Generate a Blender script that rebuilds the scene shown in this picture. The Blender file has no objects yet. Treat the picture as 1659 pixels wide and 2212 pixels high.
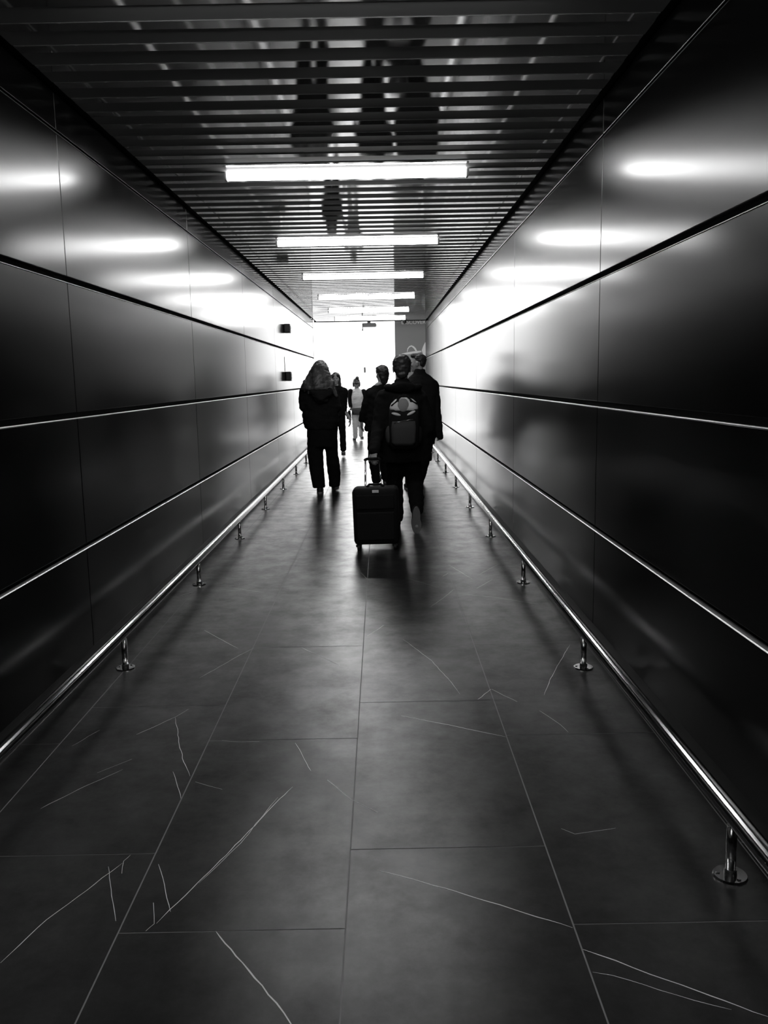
import bpy, bmesh, math, random
from mathutils import Vector, Matrix, noise

random.seed(7)
S = bpy.context.scene
COL = S.collection

# ------------------------------------------------------------------ camera (solved from the tile grid, 0.6 m columns)
F, PITCH, ROLL, YAW, CH, CX = 1829.84, .1554, .0181, .0019, 1.4284, .1172
IW, IH = 1659, 2212

def ray(u, v):
    a, b = u - IW/2, v - IH/2
    c, s = math.cos(ROLL), math.sin(ROLL)
    a, b = c*a - s*b, s*a + c*b
    X, D, U = a/F, 1., -b/F
    c, s = math.cos(PITCH), math.sin(PITCH)
    Y, Z = c*D + s*U, -s*D + c*U
    c, s = math.cos(YAW), math.sin(YAW)
    return Vector((c*X + s*Y, -s*X + c*Y, Z))

CAM = Vector((CX, 0, CH))
def P(u, v, Y):            # world point at distance Y down the corridor
    d = ray(u, v); return CAM + d*(Y/d.y)
def G(u, v, z=0.):         # world point on a level plane
    d = ray(u, v); return CAM + d*((z-CH)/d.z)

cd = bpy.data.cameras.new('camera'); co = bpy.data.objects.new('camera', cd); COL.objects.link(co)
fw = ray(IW/2, IH/2).normalized()
rt = (ray(IW/2+10, IH/2) - ray(IW/2, IH/2)).normalized()
up = rt.cross(fw)
m = Matrix((rt, up, -fw)).transposed().to_4x4(); m.translation = CAM
co.matrix_world = m
cd.sensor_fit = 'HORIZONTAL'; cd.sensor_width = 36; cd.lens = F/IW*36
cd.clip_start = .05; cd.clip_end = 200
S.camera = co

# ------------------------------------------------------------------ materials
def mat(name, col, rough=.5, metal=0., spec=.5, aniso=0.):
    M = bpy.data.materials.new(name); M.use_nodes = True
    b = M.node_tree.nodes['Principled BSDF']
    b.inputs['Base Color'].default_value = (col, col, col, 1)
    b.inputs['Roughness'].default_value = rough
    b.inputs['Metallic'].default_value = metal
    b.inputs['Specular IOR Level'].default_value = spec
    return M

def N(M, t, **kw):
    n = M.node_tree.nodes.new(t)
    for k, v in kw.items(): setattr(n, k, v)
    return n

def noisy(M, scale, lo, hi, inp, detail=4, stretch=(1, 1, 1), rough=.55):
    """drive one input of the shader by a noise between lo and hi"""
    t = M.node_tree; b = t.nodes['Principled BSDF']
    tc = N(M, 'ShaderNodeTexCoord'); mp = N(M, 'ShaderNodeMapping'); mp.inputs['Scale'].default_value = stretch
    nz = N(M, 'ShaderNodeTexNoise'); nz.inputs['Scale'].default_value = scale; nz.inputs['Detail'].default_value = detail
    nz.inputs['Roughness'].default_value = rough
    r = N(M, 'ShaderNodeMapRange'); r.inputs['From Min'].default_value = .3; r.inputs['From Max'].default_value = .7
    r.inputs['To Min'].default_value = lo; r.inputs['To Max'].default_value = hi
    t.links.new(tc.outputs['Object'], mp.inputs['Vector']); t.links.new(mp.outputs['Vector'], nz.inputs['Vector'])
    t.links.new(nz.outputs['Fac'], r.inputs['Value'])
    t.links.new(r.outputs['Result'], b.inputs[inp])
    return nz

def bump(M, scale, strength, dist=.01, stretch=(1, 1, 1), detail=3):
    t = M.node_tree; b = t.nodes['Principled BSDF']
    tc = N(M, 'ShaderNodeTexCoord'); mp = N(M, 'ShaderNodeMapping'); mp.inputs['Scale'].default_value = stretch
    nz = N(M, 'ShaderNodeTexNoise'); nz.inputs['Scale'].default_value = scale; nz.inputs['Detail'].default_value = detail
    bp = N(M, 'ShaderNodeBump'); bp.inputs['Strength'].default_value = strength; bp.inputs['Distance'].default_value = dist
    t.links.new(tc.outputs['Object'], mp.inputs['Vector']); t.links.new(mp.outputs['Vector'], nz.inputs['Vector'])
    t.links.new(nz.outputs['Fac'], bp.inputs['Height']); t.links.new(bp.outputs['Normal'], b.inputs['Normal'])

def emit(name, strength):
    M = bpy.data.materials.new(name); M.use_nodes = True
    t = M.node_tree; t.nodes.remove(t.nodes['Principled BSDF'])
    e = t.nodes.new('ShaderNodeEmission'); e.inputs['Strength'].default_value = strength
    t.links.new(e.outputs[0], t.nodes['Material Output'].inputs[0])
    return M

LAMP_E = 30.
M_black = mat('black_void', .006, .8, 0, .1)
M_skirt = mat('black_skirting', .015, .4, 0, .4)
M_pin = mat('polished_steel', .8, .12, 1.)
M_lamp = emit('lamp_diffuser', LAMP_E)
M_cap = mat('lamp_end_cap', .5, .5)
M_white = mat('white_paint', .86, .6)
M_hallfloor = mat('pale_hall_floor', .6, .4)
M_poster = mat('grey_poster', .24, .5)
M_postlight = mat('poster_white_print', .8, .5)
M_postgrey = mat('poster_grey_print', .3, .5)
M_dev = mat('black_plastic', .012, .45)
M_conduit = mat('white_plastic', .8, .4)

def gloss(name, diff, f0, f90, rough, rlo=None, rhi=None, rscale=3., dlo=None, dhi=None, bmp=None, power=5, fvar=None, wide=None, brush=None):
    """dark lacquer / metal: diffuse under a Beckmann lobe weighted by Schlick's Fresnel"""
    M = bpy.data.materials.new(name); M.use_nodes = True; t = M.node_tree
    t.nodes.remove(t.nodes['Principled BSDF'])
    d = N(M, 'ShaderNodeBsdfDiffuse'); d.inputs['Color'].default_value = (diff, diff, diff, 1)
    g_ = N(M, 'ShaderNodeBsdfAnisotropic'); g_.distribution = 'BECKMANN'; g_.inputs['Roughness'].default_value = rough
    g_.inputs['Color'].default_value = (1, 1, 1, 1)
    lw = N(M, 'ShaderNodeLayerWeight'); lw.inputs['Blend'].default_value = .5
    pw = N(M, 'ShaderNodeMath', operation='POWER'); pw.inputs[1].default_value = power
    mr = N(M, 'ShaderNodeMapRange'); mr.inputs['To Min'].default_value = f0; mr.inputs['To Max'].default_value = f90
    mx = N(M, 'ShaderNodeMixShader')
    L = t.links.new
    L(lw.outputs['Facing'], pw.inputs[0]); L(pw.outputs[0], mr.inputs['Value']); L(mr.outputs['Result'], mx.inputs[0])
    L(d.outputs[0], mx.inputs[1]); L(g_.outputs[0], mx.inputs[2]); L(mx.outputs[0], t.nodes['Material Output'].inputs[0])
    if wide:                                             # second, softer lobe of the satin finish
        g2 = N(M, 'ShaderNodeBsdfAnisotropic'); g2.distribution = 'BECKMANN'; g2.inputs['Roughness'].default_value = wide
        g2.inputs['Color'].default_value = (1, 1, 1, 1)
        m2 = N(M, 'ShaderNodeMixShader'); m2.inputs[0].default_value = .52
        L(g_.outputs[0], m2.inputs[1]); L(g2.outputs[0], m2.inputs[2]); L(m2.outputs[0], mx.inputs[2])
    if brush:                                            # fine horizontal brushing
        cx = N(M, 'ShaderNodeCombineXYZ'); cx.inputs[1].default_value = 1.
        for q in (g_, g2): q.inputs['Anisotropy'].default_value = brush; L(cx.outputs[0], q.inputs['Tangent'])
    tc = N(M, 'ShaderNodeTexCoord')
    def nz(scale, lo, hi, det=6, ro=.6):
        n_ = N(M, 'ShaderNodeTexNoise'); n_.inputs['Scale'].default_value = scale; n_.inputs['Detail'].default_value = det; n_.inputs['Roughness'].default_value = ro
        r = N(M, 'ShaderNodeMapRange'); r.inputs['From Min'].default_value = .3; r.inputs['From Max'].default_value = .7
        r.inputs['To Min'].default_value = lo; r.inputs['To Max'].default_value = hi
        L(tc.outputs['Object'], n_.inputs['Vector']); L(n_.outputs['Fac'], r.inputs['Value']); return r.outputs['Result']
    if fvar:
        mu = N(M, 'ShaderNodeMath', operation='MULTIPLY'); L(mr.outputs['Result'], mu.inputs[0]); L(nz(fvar[0], fvar[1], fvar[2], 9, .72), mu.inputs[1]); L(mu.outputs[0], mx.inputs[0])
    if rlo is not None: L(nz(rscale, rlo, rhi), g_.inputs['Roughness'])
    if dlo is not None: L(nz(2.4, dlo, dhi, 8, .68), d.inputs['Color'])
    if bmp:
        n_ = N(M, 'ShaderNodeTexNoise'); n_.inputs['Scale'].default_value = bmp[0]; n_.inputs['Detail'].default_value = 2
        b_ = N(M, 'ShaderNodeBump'); b_.inputs['Strength'].default_value = bmp[1]; b_.inputs['Distance'].default_value = bmp[2]
        L(tc.outputs['Object'], n_.inputs['Vector']); L(n_.outputs['Fac'], b_.inputs['Height']); L(b_.outputs['Normal'], g_.inputs['Normal'])
    return M
M_tile = gloss('dark_stone_tile', .03, .07, .9, .31, .295, .325, 2., .010, .035, fvar=(5., .62, 1.3))
M_wall = gloss('satin_dark_metal_panel', .002, .06, .88, .158, .152, .164, 1.5, power=7.2, wide=.28, brush=.2)
M_board = gloss('dark_ceiling_board', .20, .02, .03, .35)
M_strip = gloss('polished_ceiling_strip', .26, .8, .9, .07, bmp=(6, .03, .003))
M_grout = mat('grout', .30, .8, 0, .1)
M_vein = mat('white_vein', .95, .45, 0, .3)
M_rail = gloss('brushed_rail_steel', .02, .92, .98, .20)
_g = [n for n in M_rail.node_tree.nodes if n.type == 'BSDF_GLOSSY'][0]
_t = N(M_rail, 'ShaderNodeTangent'); _t.direction_type = 'RADIAL'; _t.axis = 'Y'
_g.inputs['Anisotropy'].default_value = .55; M_rail.node_tree.links.new(_t.outputs[0], _g.inputs['Tangent'])
M_alu = gloss('bright_aluminium', .8, .5, .9, .4)
M_edge = gloss('dull_edge_metal', .06, .25, .7, .3)
M_steel = gloss('brushed_steel', .02, .9, .98, .26)

def cloth(name, c, sc=120, st=.25):
    M = mat(name, c, .9, 0, .12); bump(M, sc, st, .002); return M
M_coat = cloth('black_cloth', .010)
M_coat2 = cloth('charcoal_cloth', .016)
M_denim = cloth('dark_trousers', .008)
M_lightpant = cloth('pale_trousers', .8)
M_top = cloth('white_top', .85)
M_grey = cloth('grey_cloth', .10)
M_skin = mat('skin', .42, .5, 0, .35)
M_hair = mat('dark_hair', .03, .42, 0, .5); bump(M_hair, 120, .4, .003, (1, 1, .12)); 
M_hairb = mat('brown_long_hair', .07, .40, 0, .5); bump(M_hairb, 70, .8, .008, (1, 1, .06)); noisy(M_hairb, 14, .02, .13, 'Base Color', 4, (1, 1, .15))
M_shoe = mat('dark_shoe', .012, .6, 0, .3)
M_sole = mat('grey_rubber_sole', .22, .7, 0, .3)
M_shoelight = mat('light_shoe', .35, .6, 0, .3)
M_eye = mat('eye', .02, .2)
M_bagdark = cloth('dark_bag_fabric', .014, 200, .2)
M_baggrey = cloth('grey_bag_fabric', .85, 200, .2)
M_bagmid = cloth('mid_bag_fabric', .06, 200, .2)
M_bagpatch = cloth('patch_bag_fabric', .32, 200, .2)
M_case = mat('black_suitcase_fabric', .008, .75, 0, .2); bump(M_case, 300, .2, .001)
M_rubber = mat('black_rubber', .008, .6, 0, .3)
M_plate = gloss('white_enamel_plate', .8, .1, .95, .2)
M_collar = mat('white_collar', .6, .8)

# ------------------------------------------------------------------ mesh helpers
def link(name, bm, mats, parent=None, smooth=False, loc=None):
    me = bpy.data.meshes.new(name); bm.to_mesh(me); bm.free()
    o = bpy.data.objects.new(name, me); COL.objects.link(o)
    for M in (mats if isinstance(mats, (list, tuple)) else [mats]): me.materials.append(M)
    if smooth:
        for p in me.polygons: p.use_smooth = True
    if loc is not None: o.location = loc
    if parent: o.parent = parent
    return o

def tag(o, label=None, cat=None, group=None, kind=None):
    if label: o['label'] = label
    if cat: o['category'] = cat
    if group: o['group'] = group
    if kind: o['kind'] = kind
    return o

def empty(name, loc, label, cat, group=None, kind=None):
    o = bpy.data.objects.new(name, None); COL.objects.link(o); o.location = loc; o.empty_display_size = .1
    return tag(o, label, cat, group, kind)

def box(bm, x0, x1, y0, y1, z0, z1, mi=0, bev=0.):
    r = bmesh.ops.create_cube(bm, size=1)
    vs = r['verts']
    for v in vs:
        v.co = Vector(((x0+x1)/2 + v.co.x*(x1-x0), (y0+y1)/2 + v.co.y*(y1-y0), (z0+z1)/2 + v.co.z*(z1-z0)))
    fs = set(f for v in vs for f in v.link_faces)
    for f in fs: f.material_index = mi
    if bev:
        es = list(set(e for v in vs for e in v.link_edges))
        r2 = bmesh.ops.bevel(bm, geom=es, offset=bev, segments=2, affect='EDGES', profile=.5)
        for f in r2['faces']: f.material_index = mi

def tube(bm, a, b, r1, r2=None, seg=20, caps=True):
    a, b = Vector(a), Vector(b); r2 = r1 if r2 is None else r2
    d = b - a; L = d.length
    q = Vector((0, 0, 1)).rotation_difference(d)
    mt = Matrix.Translation((a+b)/2) @ q.to_matrix().to_4x4()
    return bmesh.ops.create_cone(bm, cap_ends=caps, segments=seg, radius1=r1, radius2=r2, depth=L, matrix=mt)['verts']

def ball(bm, c, r, rot=None, sub=3):
    if not hasattr(r, '__len__'): r = (r, r, r)
    mt = Matrix.Translation(Vector(c)) @ (rot.to_4x4() if rot else Matrix.Identity(4)) @ Matrix.Diagonal((r[0], r[1], r[2], 1))
    return bmesh.ops.create_icosphere(bm, subdivisions=sub, radius=1, matrix=mt)['verts']

def cap(bm, p1, r1, p2, r2):
    ball(bm, p1, r1, sub=2); ball(bm, p2, r2, sub=2)
    if (Vector(p2)-Vector(p1)).length > 1e-4: tube(bm, p1, p2, r1, r2, 16)

def chain(bm, pts):
    for (a, ra), (b, rb) in zip(pts, pts[1:]): cap(bm, a, ra, b, rb)

def loft(bm, rings, seg=28, yaw=0., power=2.3):
    """closed loft of level super-ellipses: (centre, rx, ry)"""
    loops = []
    cy, sy = math.cos(yaw), math.sin(yaw)
    for c, rx, ry in rings:
        L = []
        for i in range(seg):
            t = 2*math.pi*i/seg
            ca, sa = math.cos(t), math.sin(t)
            x = rx*math.copysign(abs(ca)**(2/power), ca); y = ry*math.copysign(abs(sa)**(2/power), sa)
            L.append(bm.verts.new((c[0] + cy*x - sy*y, c[1] + sy*x + cy*y, c[2])))
        loops.append(L)
    for A, B in zip(loops, loops[1:]):
        for i in range(seg):
            bm.faces.new((A[i], A[(i+1) % seg], B[(i+1) % seg], B[i]))
    bm.faces.new(list(reversed(loops[0]))); bm.faces.new(loops[-1])
    bmesh.ops.recalc_face_normals(bm, faces=bm.faces[:])

def fused(name, bm, M, parent, origin, voxel=.01, smooth=6, folds=0., fscale=14., decimate=0):
    """weld overlapping volumes into ONE continuous skin"""
    me = bpy.data.meshes.new('tmp'); bm.to_mesh(me); bm.free()
    o = bpy.data.objects.new('tmp', me); COL.objects.link(o)
    r = o.modifiers.new('r', 'REMESH'); r.mode = 'VOXEL'; r.voxel_size = voxel
    if smooth:
        s = o.modifiers.new('s', 'SMOOTH'); s.factor = .5; s.iterations = smooth
    dg = bpy.context.evaluated_depsgraph_get()
    me2 = bpy.data.meshes.new_from_object(o.evaluated_get(dg))
    bpy.data.objects.remove(o); bpy.data.meshes.remove(me)
    me2.name = name
    if folds:
        ns = [v.normal.copy() for v in me2.vertices]
        for v, n in zip(me2.vertices, ns):
            c = v.co
            k = noise.noise(Vector((c.x*fscale*.8, c.y*fscale*.8, c.z*fscale*1.5))) + .5*noise.noise(Vector((c.x*fscale*2.2+9, c.y*fscale*2.2, c.z*fscale*3)))
            v.co = c + n*k*folds
    for v in me2.vertices: v.co -= Vector(origin)
    for p in me2.polygons: p.use_smooth = True
    me2.materials.clear(); me2.materials.append(M)
    o2 = bpy.data.objects.new(name, me2); COL.objects.link(o2)
    o2.parent = parent
    return o2

# ------------------------------------------------------------------ the corridor
XL, XR = -1.3734, 1.242          # wall faces
ZC = 2.785                       # underside of the ceiling boards
Y0, YL, YR = -5., 19.5, 20.9     # back end, far end of left / right wall
YC = 20.3                        # far end of the ceiling
ROWS = [(.105, .612), (.642, 1.2645), (1.296, 1.911), (1.943, 2.590), (2.606, 2.772)]
JL = [Y0, -1.26, 1.47, 4.19, 6.91, 9.56, 12.3, 14.7, 17.0, YL]
JR = [Y0, -1.2, 1.62, 4.42, 7.20, 10.0, 12.78, 15.56, 18.3, YR]

def wall(name, x, sgn, joints, yend, label):
    bm = bmesh.new()
    for z0, z1 in ROWS:
        for a, b in zip(joints, joints[1:]):
            xa, xb = sorted((x, x + sgn*.03))
            box(bm, xa, xb, a+.0032, b-.0032, z0, z1, 0, .0025)
    xa, xb = sorted((x + sgn*.034, x + sgn*.20))
    box(bm, xa, xb, Y0, yend-.002, 0, ZC+.1, 1)                    # dark backing behind the joints
    o = link(name, bm, [M_wall, M_black]); return tag(o, label, 'wall', None, 'structure')

wall('wall_left', XL, -1, JL, YL, 'dark satin metal panel wall on the left of the passage')
wall('wall_right', XR, 1, JR, YR, 'dark satin metal panel wall on the right of the passage')
k = 1
for side, x, sgn, yend in (('left', XL, -1, YL), ('right', XR, 1, YR)):
    for z, nm in ((ROWS[0][1], 'knee height'), (ROWS[1][1], 'elbow height'), (ROWS[2][1], 'head height'), (ROWS[3][1], 'the top')):
        bm = bmesh.new()                                  # slim chamfered edge profile
        e = .0032
        prof = [(x - sgn*.0025, z + .0005), (x - sgn*.0025, z + .0015), (x + sgn*(e-.0025), z + e + .0015), (x + sgn*.028, z + e - .001), (x + sgn*.028, z + .0005)]
        A = [bm.verts.new((p[0], Y0, p[1])) for p in prof]; B = [bm.verts.new((p[0], yend-.01, p[1])) for p in prof]
        for i in range(5): bm.faces.new((A[i], B[i], B[(i+1) % 5], A[(i+1) % 5]))
        bm.faces.new(A); bm.faces.new(list(reversed(B))); bmesh.ops.recalc_face_normals(bm, faces=bm.faces[:])
        tag(link('trim_%d' % k, bm, M_alu if z < 2.5 else M_edge), 'thin metal edge strip along the %s wall at %s' % (side, nm), 'trim', None, 'structure')
        k += 1
for side, x, sgn, yend in (('left', XL, -1, YL), ('right', XR, 1, YR)):
    bm = bmesh.new(); a, b = sorted((x + sgn*.022, x + sgn*.0335))
    box(bm, a, b, Y0, yend-.01, 0.0, .10)
    tag(link('baseboard_%s' % side, bm, M_skirt), 'recessed black skirting under the %s wall panels' % side, 'baseboard', None, 'structure')

for side, x, sgn, yend in (('left', XL, -1, YL), ('right', XR, 1, YR)):
    bm = bmesh.new(); a, b = sorted((x - sgn*.004, x + sgn*.19)); box(bm, a, b, yend+.0005, yend+.03, 0, ZC+.02)
    tag(link('trim_%d' % k, bm, M_skirt), 'dark edge profile closing the far end of the %s wall' % side, 'trim', None, 'structure'); k += 1

# floor: real tiles with grout joints and white veins, all in one mesh
bm = bmesh.new()
xa, xb = XL-.034, XR+.034
def quad(pts, mi):
    vs = [bm.verts.new(p) for p in pts]; f = bm.faces.new(vs); f.material_index = mi; return f
quad([(xa, Y0, -.0015), (xb, Y0, -.0015), (xb, 21, -.0015), (xa, 21, -.0015)], 1)
g = .0022
for c in range(-3, 3):
    a, b = max(xa, c*.6 + g), min(xb, (c+1)*.6 - g)
    if b - a < .01: continue
    off = 2.036 if c % 2 else 2.416
    r = -6
    while off + r*1.2 < 21:
        y0, y1 = max(Y0, off + r*1.2 + g), min(21, off + (r+1)*1.2 - g)
        if y1 > y0: quad([(a, y0, 0), (b, y0, 0), (b, y1, 0), (a, y1, 0)], 0)
        r += 1
VEINS = [
 (3.2, [(632,1700),(595,1735),(520,1815),(415,1920),(367,1965),(337,1995)]), (2, [(600,1722),(520,1822),(430,1908)]),
 (2.2, [(342,1867),(352,1900),(367,1970)]), (1.6, [(332,1950),(334,1996)]), (1.6, [(334,1996),(316,2012)]),
 (2.6, [(265,1865),(220,1897),(170,1936),(100,1987),(0,2080)]), (2.0, [(234,1872),(242,1935),(250,1990)]),
 (1.6, [(282,1847),(267,1860),(264,1887)]), (2.6, [(295,1587),(345,1565),(378,1549)]), (1.6, [(378,1549),(407,1532)]),
 (2.6, [(378,1549),(384,1575),(386,1602),(397,1645),(412,1677)]), (2.4, [(374,1667),(382,1692),(391,1725)]),
 (2.2, [(87,1747),(170,1705),(265,1662)]), (1.6, [(210,1670),(285,1640)]), (1.4, [(155,1612),(215,1577)]),
 (4.2, [(465,2012),(510,2065),(565,2130),(597,2167),(628,2212),(640,2232)]), (2.4, [(638,1605),(650,1625),(672,1665)]),
 (2.4, [(707,1685),(760,1727)]), (1.6, [(760,1727),(815,1755)]), (1.5, [(422,1689),(480,1705)]),
 (3.4, [(815,1880),(895,1900),(980,1925),(1080,1955),(1135,1972),(1237,2004)]),
 (3.6, [(1259,2051),(1330,2075),(1405,2105),(1505,2140),(1659,2197)]), (1.8, [(1280,2100),(1322,2107),(1390,2127),(1460,2150),(1580,2182)]),
 (3.0, [(867,1546),(970,1566),(1025,1578),(1092,1592)]), (3.0, [(1033,1511),(1061,1489)]), (2.4, [(1061,1489),(1117,1516)]),
 (2.0, [(1165,1535),(1210,1565),(1227,1582)]), (1.7, [(1212,1790),(1242,1802),(1330,1789)]),
 (2.8, [(1231,1393),(1204,1438),(1188,1470),(1175,1502)]), (2.8, [(441,1361),(477,1381),(514,1401)]),
 (2.2, [(431,1465),(477,1439),(518,1415),(548,1400)]), (2.0, [(487,1268),(571,1280)]), (2.2, [(651,1399),(687,1415),(735,1438)]),
 (2.4, [(794,1374),(829,1351)]), (2.0, [(871,1381),(933,1428),(979,1479),(994,1500)]), (2.2, [(876,1248),(943,1268)]),
 (2.2, [(930,1311),(956,1293),(981,1273)]), (2.2, [(989,1282),(1066,1290),(1163,1305)]), (2.0, [(969,1220),(1020,1251)]),
 (2.2, [(1030,1271),(1063,1252)]), (2.0, [(1035,1241),(1076,1219)]), (2.6, [(956,1245),(968,1238)]), (2.0, [(779,1237),(794,1251)]),
 (2.2, [(389,1287),(418,1278)]), (1.5, [(480,1600),(520,1603),(560,1602)]),
]
for w, pl in VEINS:
    pts = [G(u, v) for u, v in pl]
    fine = []
    for a, b in zip(pts, pts[1:]):
        n = max(2, int((b-a).length/.03))
        for i in range(n): fine.append(a.lerp(b, i/n))
    fine.append(pts[-1])
    n = len(fine); prev = None
    for i, p in enumerate(fine):
        t = (fine[min(i+1, n-1)] - fine[max(i-1, 0)]).normalized(); s = Vector((-t.y, t.x, 0))
        p = p + s*.004*noise.noise(Vector((p.x*18, p.y*18, w)))
        taper = min(1, 6*min(i+.6, n-1-i+.6)/n) ** .7
        hw = w*.00052*taper*(.7 + .6*abs(noise.noise(Vector((p.x*40, p.y*40, w+3)))))
        a, b = bm.verts.new((p + s*hw) + Vector((0, 0, .0004))), bm.verts.new((p - s*hw) + Vector((0, 0, .0004)))
        if prev:
            f = bm.faces.new((prev[0], prev[1], b, a)); f.material_index = 2
            f.normal_update()
            if f.normal.z < 0: f.normal_flip()
        prev = (a, b)
tag(link('floor', bm, [M_tile, M_grout, M_vein]), 'dark veined stone tile floor of the passage', 'floor', None, 'structure')

# ceiling: wide dark boards between narrow polished strips
bm = bmesh.new()
PER, Y1 = .2147, 3.497
box(bm, XL-.03, XR+.03, Y0, YC, ZC+.03, ZC+.12, 2)
kk = int((Y0 - Y1)/PER)
while True:
    yc = Y1 + kk*PER
    if yc + PER/2 > YC: break
    box(bm, XL+.035, XR-.035, yc-.0365, yc+.0365, ZC-.003, ZC+.02, 1, .001)
    box(bm, XL+.030, XR-.030, yc+.038, yc+PER-.038, ZC, ZC+.024, 0, .001)
    kk += 1
box(bm, XL-.03, XR+.03, YC-.02, YC+.03, ZC-.014, ZC+.12, 2)
tag(link('ceiling', bm, [M_board, M_strip, M_black]), 'dark slatted metal ceiling with polished strips', 'ceiling', None, 'structure')
bm = bmesh.new(); box(bm, XL-.2, XR+.2, Y0-.2, Y0-.002, 0, ZC+.1)
tag(link('wall_back', bm, M_black), 'dark wall closing the passage behind the viewer', 'wall', None, 'structure')

# ------------------------------------------------------------------ tube lights set across the ceiling
NAMES = ['nearest bright tube light on the ceiling, the longest in view', 'second bright ceiling tube light from the front',
         'third bright ceiling tube light from the front', 'fourth bright ceiling tube light from the front',
         'fifth bright ceiling tube light, just before the last one', 'farthest ceiling tube light, right above the bright opening']
def lamp(y, label):
    x0, x1 = -.880, .725
    t = empty('ceiling_light', ((x0+x1)/2, y, ZC-.003), label, 'ceiling light', 'tube lights across the ceiling')
    bm = bmesh.new()                                     # rounded diffuser
    hl = (x1-x0)/2 - .02
    prof = [(math.cos(a)*.036, -.012 - .034*max(0, math.sin(a))) for a in [math.pi*i/12 for i in range(13)]]
    prof = [(.036, 0)] + prof + [(-.036, 0)]
    A = [bm.verts.new((-hl, p[0], p[1])) for p in prof]; B = [bm.verts.new((hl, p[0], p[1])) for p in prof]
    for i in range(len(prof)):
        j = (i+1) % len(prof); bm.faces.new((A[i], B[i], B[j], A[j]))
    bm.faces.new(A); bm.faces.new(list(reversed(B))); bmesh.ops.recalc_face_normals(bm, faces=bm.faces[:])
    link('diffuser', bm, M_lamp, t)
    for s in (-1, 1):
        bm = bmesh.new(); box(bm, *sorted((s*(hl+.0005), s*(hl+.02))), -.037, .037, -.047, 0, 0, .006)
        link('end_cap', bm, M_cap, t)
for y, lb in zip((5.85, 8.645, 11.46, 14.29, 17.08, 19.35), NAMES): lamp(y, lb)
for y, lb in ((3.03, 'added unseen ceiling tube light just ahead of the viewer, above the top edge of the picture'), (.21, 'added unseen ceiling tube light straight above the viewer')): lamp(y, lb)  # two more along the row, out of view, added to light the near floor

# ------------------------------------------------------------------ low guard rails
def rail(x, z, y_first, ys, yend, label, side):
    t = empty('guard_rail', (x, 0, 0), label, 'guard rail')
    bm = bmesh.new(); tube(bm, (0, Y0+.3, z), (0, yend, z), .027, seg=32)
    for e in (Y0+.3, yend): ball(bm, (0, e, z), (.027, .012, .027))
    link('rail_bar', bm, M_rail, t, True)
    y = y_first - 2*ys
    while y < yend - .1:
        if y > 1.5:
            bm = bmesh.new(); tube(bm, (0, y, .004), (0, y, z-.03), .0145, seg=20)
            p = link('post', bm, M_steel, t)
            for q in p.data.polygons: q.use_smooth = len(q.vertices) == 4
            bm = bmesh.new()
            tube(bm, (0, y, .0005), (0, y, .007), .048, .046, 32)
            tube(bm, (0, y, .007), (0, y, .024), .0185, .0175, 24)
            for q in range(3):
                a = 2*math.pi*q/3 + .9
                tube(bm, (.034*math.cos(a), y + .034*math.sin(a), .006), (.034*math.cos(a), y + .034*math.sin(a), .0105), .006, .005, 12)
            link('flange', bm, M_pin, p)
            bm = bmesh.new(); tube(bm, (0, y, z-.036), (0, y, z-.024), .008, .012, 16)
            link('pin', bm, M_pin, p)
        y += ys
rail(-1.203, .1894, 4.140, 1.7796, YL-.1, 'low steel guard rail on short posts along the left wall', 'left')
rail(1.0975, .1894, 2.2404, 1.7796, YR-.3, 'low steel guard rail on short posts along the right wall', 'right')

# ------------------------------------------------------------------ bright hall beyond
HX0, HX1, HY1, HZ = -6.5, 7.5, 29., 5.0
bm = bmesh.new(); box(bm, HX0, HX1, 21.0, HY1, -.12, -.001)
tag(link('floor_hall', bm, M_hallfloor), 'pale floor of the bright hall beyond the passage', 'floor', None, 'structure')
bm = bmesh.new(); box(bm, HX0, HX1, HY1, HY1+.15, 0, HZ)
tag(link('wall_far', bm, M_white), 'bright white far wall of the hall beyond the opening', 'wall', None, 'structure')
bm = bmesh.new(); box(bm, HX0-.15, HX0, YL, HY1, 0, HZ)
tag(link('wall_hall_left', bm, M_white), 'white left side wall of the far hall', 'wall', None, 'structure')
bm = bmesh.new(); box(bm, HX1, HX1+.15, YL, HY1, 0, HZ)
tag(link('wall_hall_right', bm, M_white), 'white right side wall of the far hall', 'wall', None, 'structure')
bm = bmesh.new(); box(bm, HX0, HX1, YL, HY1, HZ, HZ+.15)
tag(link('ceiling_hall', bm, M_white), 'white ceiling of the far hall', 'ceiling', None, 'structure')
def area(name, loc, rot, sx, sy, power):
    l = bpy.data.lights.new(name, 'AREA'); l.shape = 'RECTANGLE'; l.size = sx; l.size_y = sy; l.energy = power
    o = bpy.data.objects.new(name, l); COL.objects.link(o); o.location = loc; o.rotation_euler = rot; return o
area('hall_ceiling_lamp', (-.3, 25.2, HZ-.05), (0, 0, 0), 9, 6, 1600)

# ------------------------------------------------------------------ things on walls and ceiling at the far end
def flat(bm, pts, y, mi=0, d=.002):
    A = [bm.verts.new((p[0], y, p[1])) for p in pts]; B = [bm.verts.new((p[0], y+d, p[1])) for p in pts]
    n = len(pts)
    f = [bm.faces.new(A), bm.faces.new(list(reversed(B)))]
    for i in range(n): f.append(bm.faces.new((A[i], B[i], B[(i+1) % n], A[(i+1) % n])))
    for q in f: q.material_index = mi
    bmesh.ops.recalc_face_normals(bm, faces=f)

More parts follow.
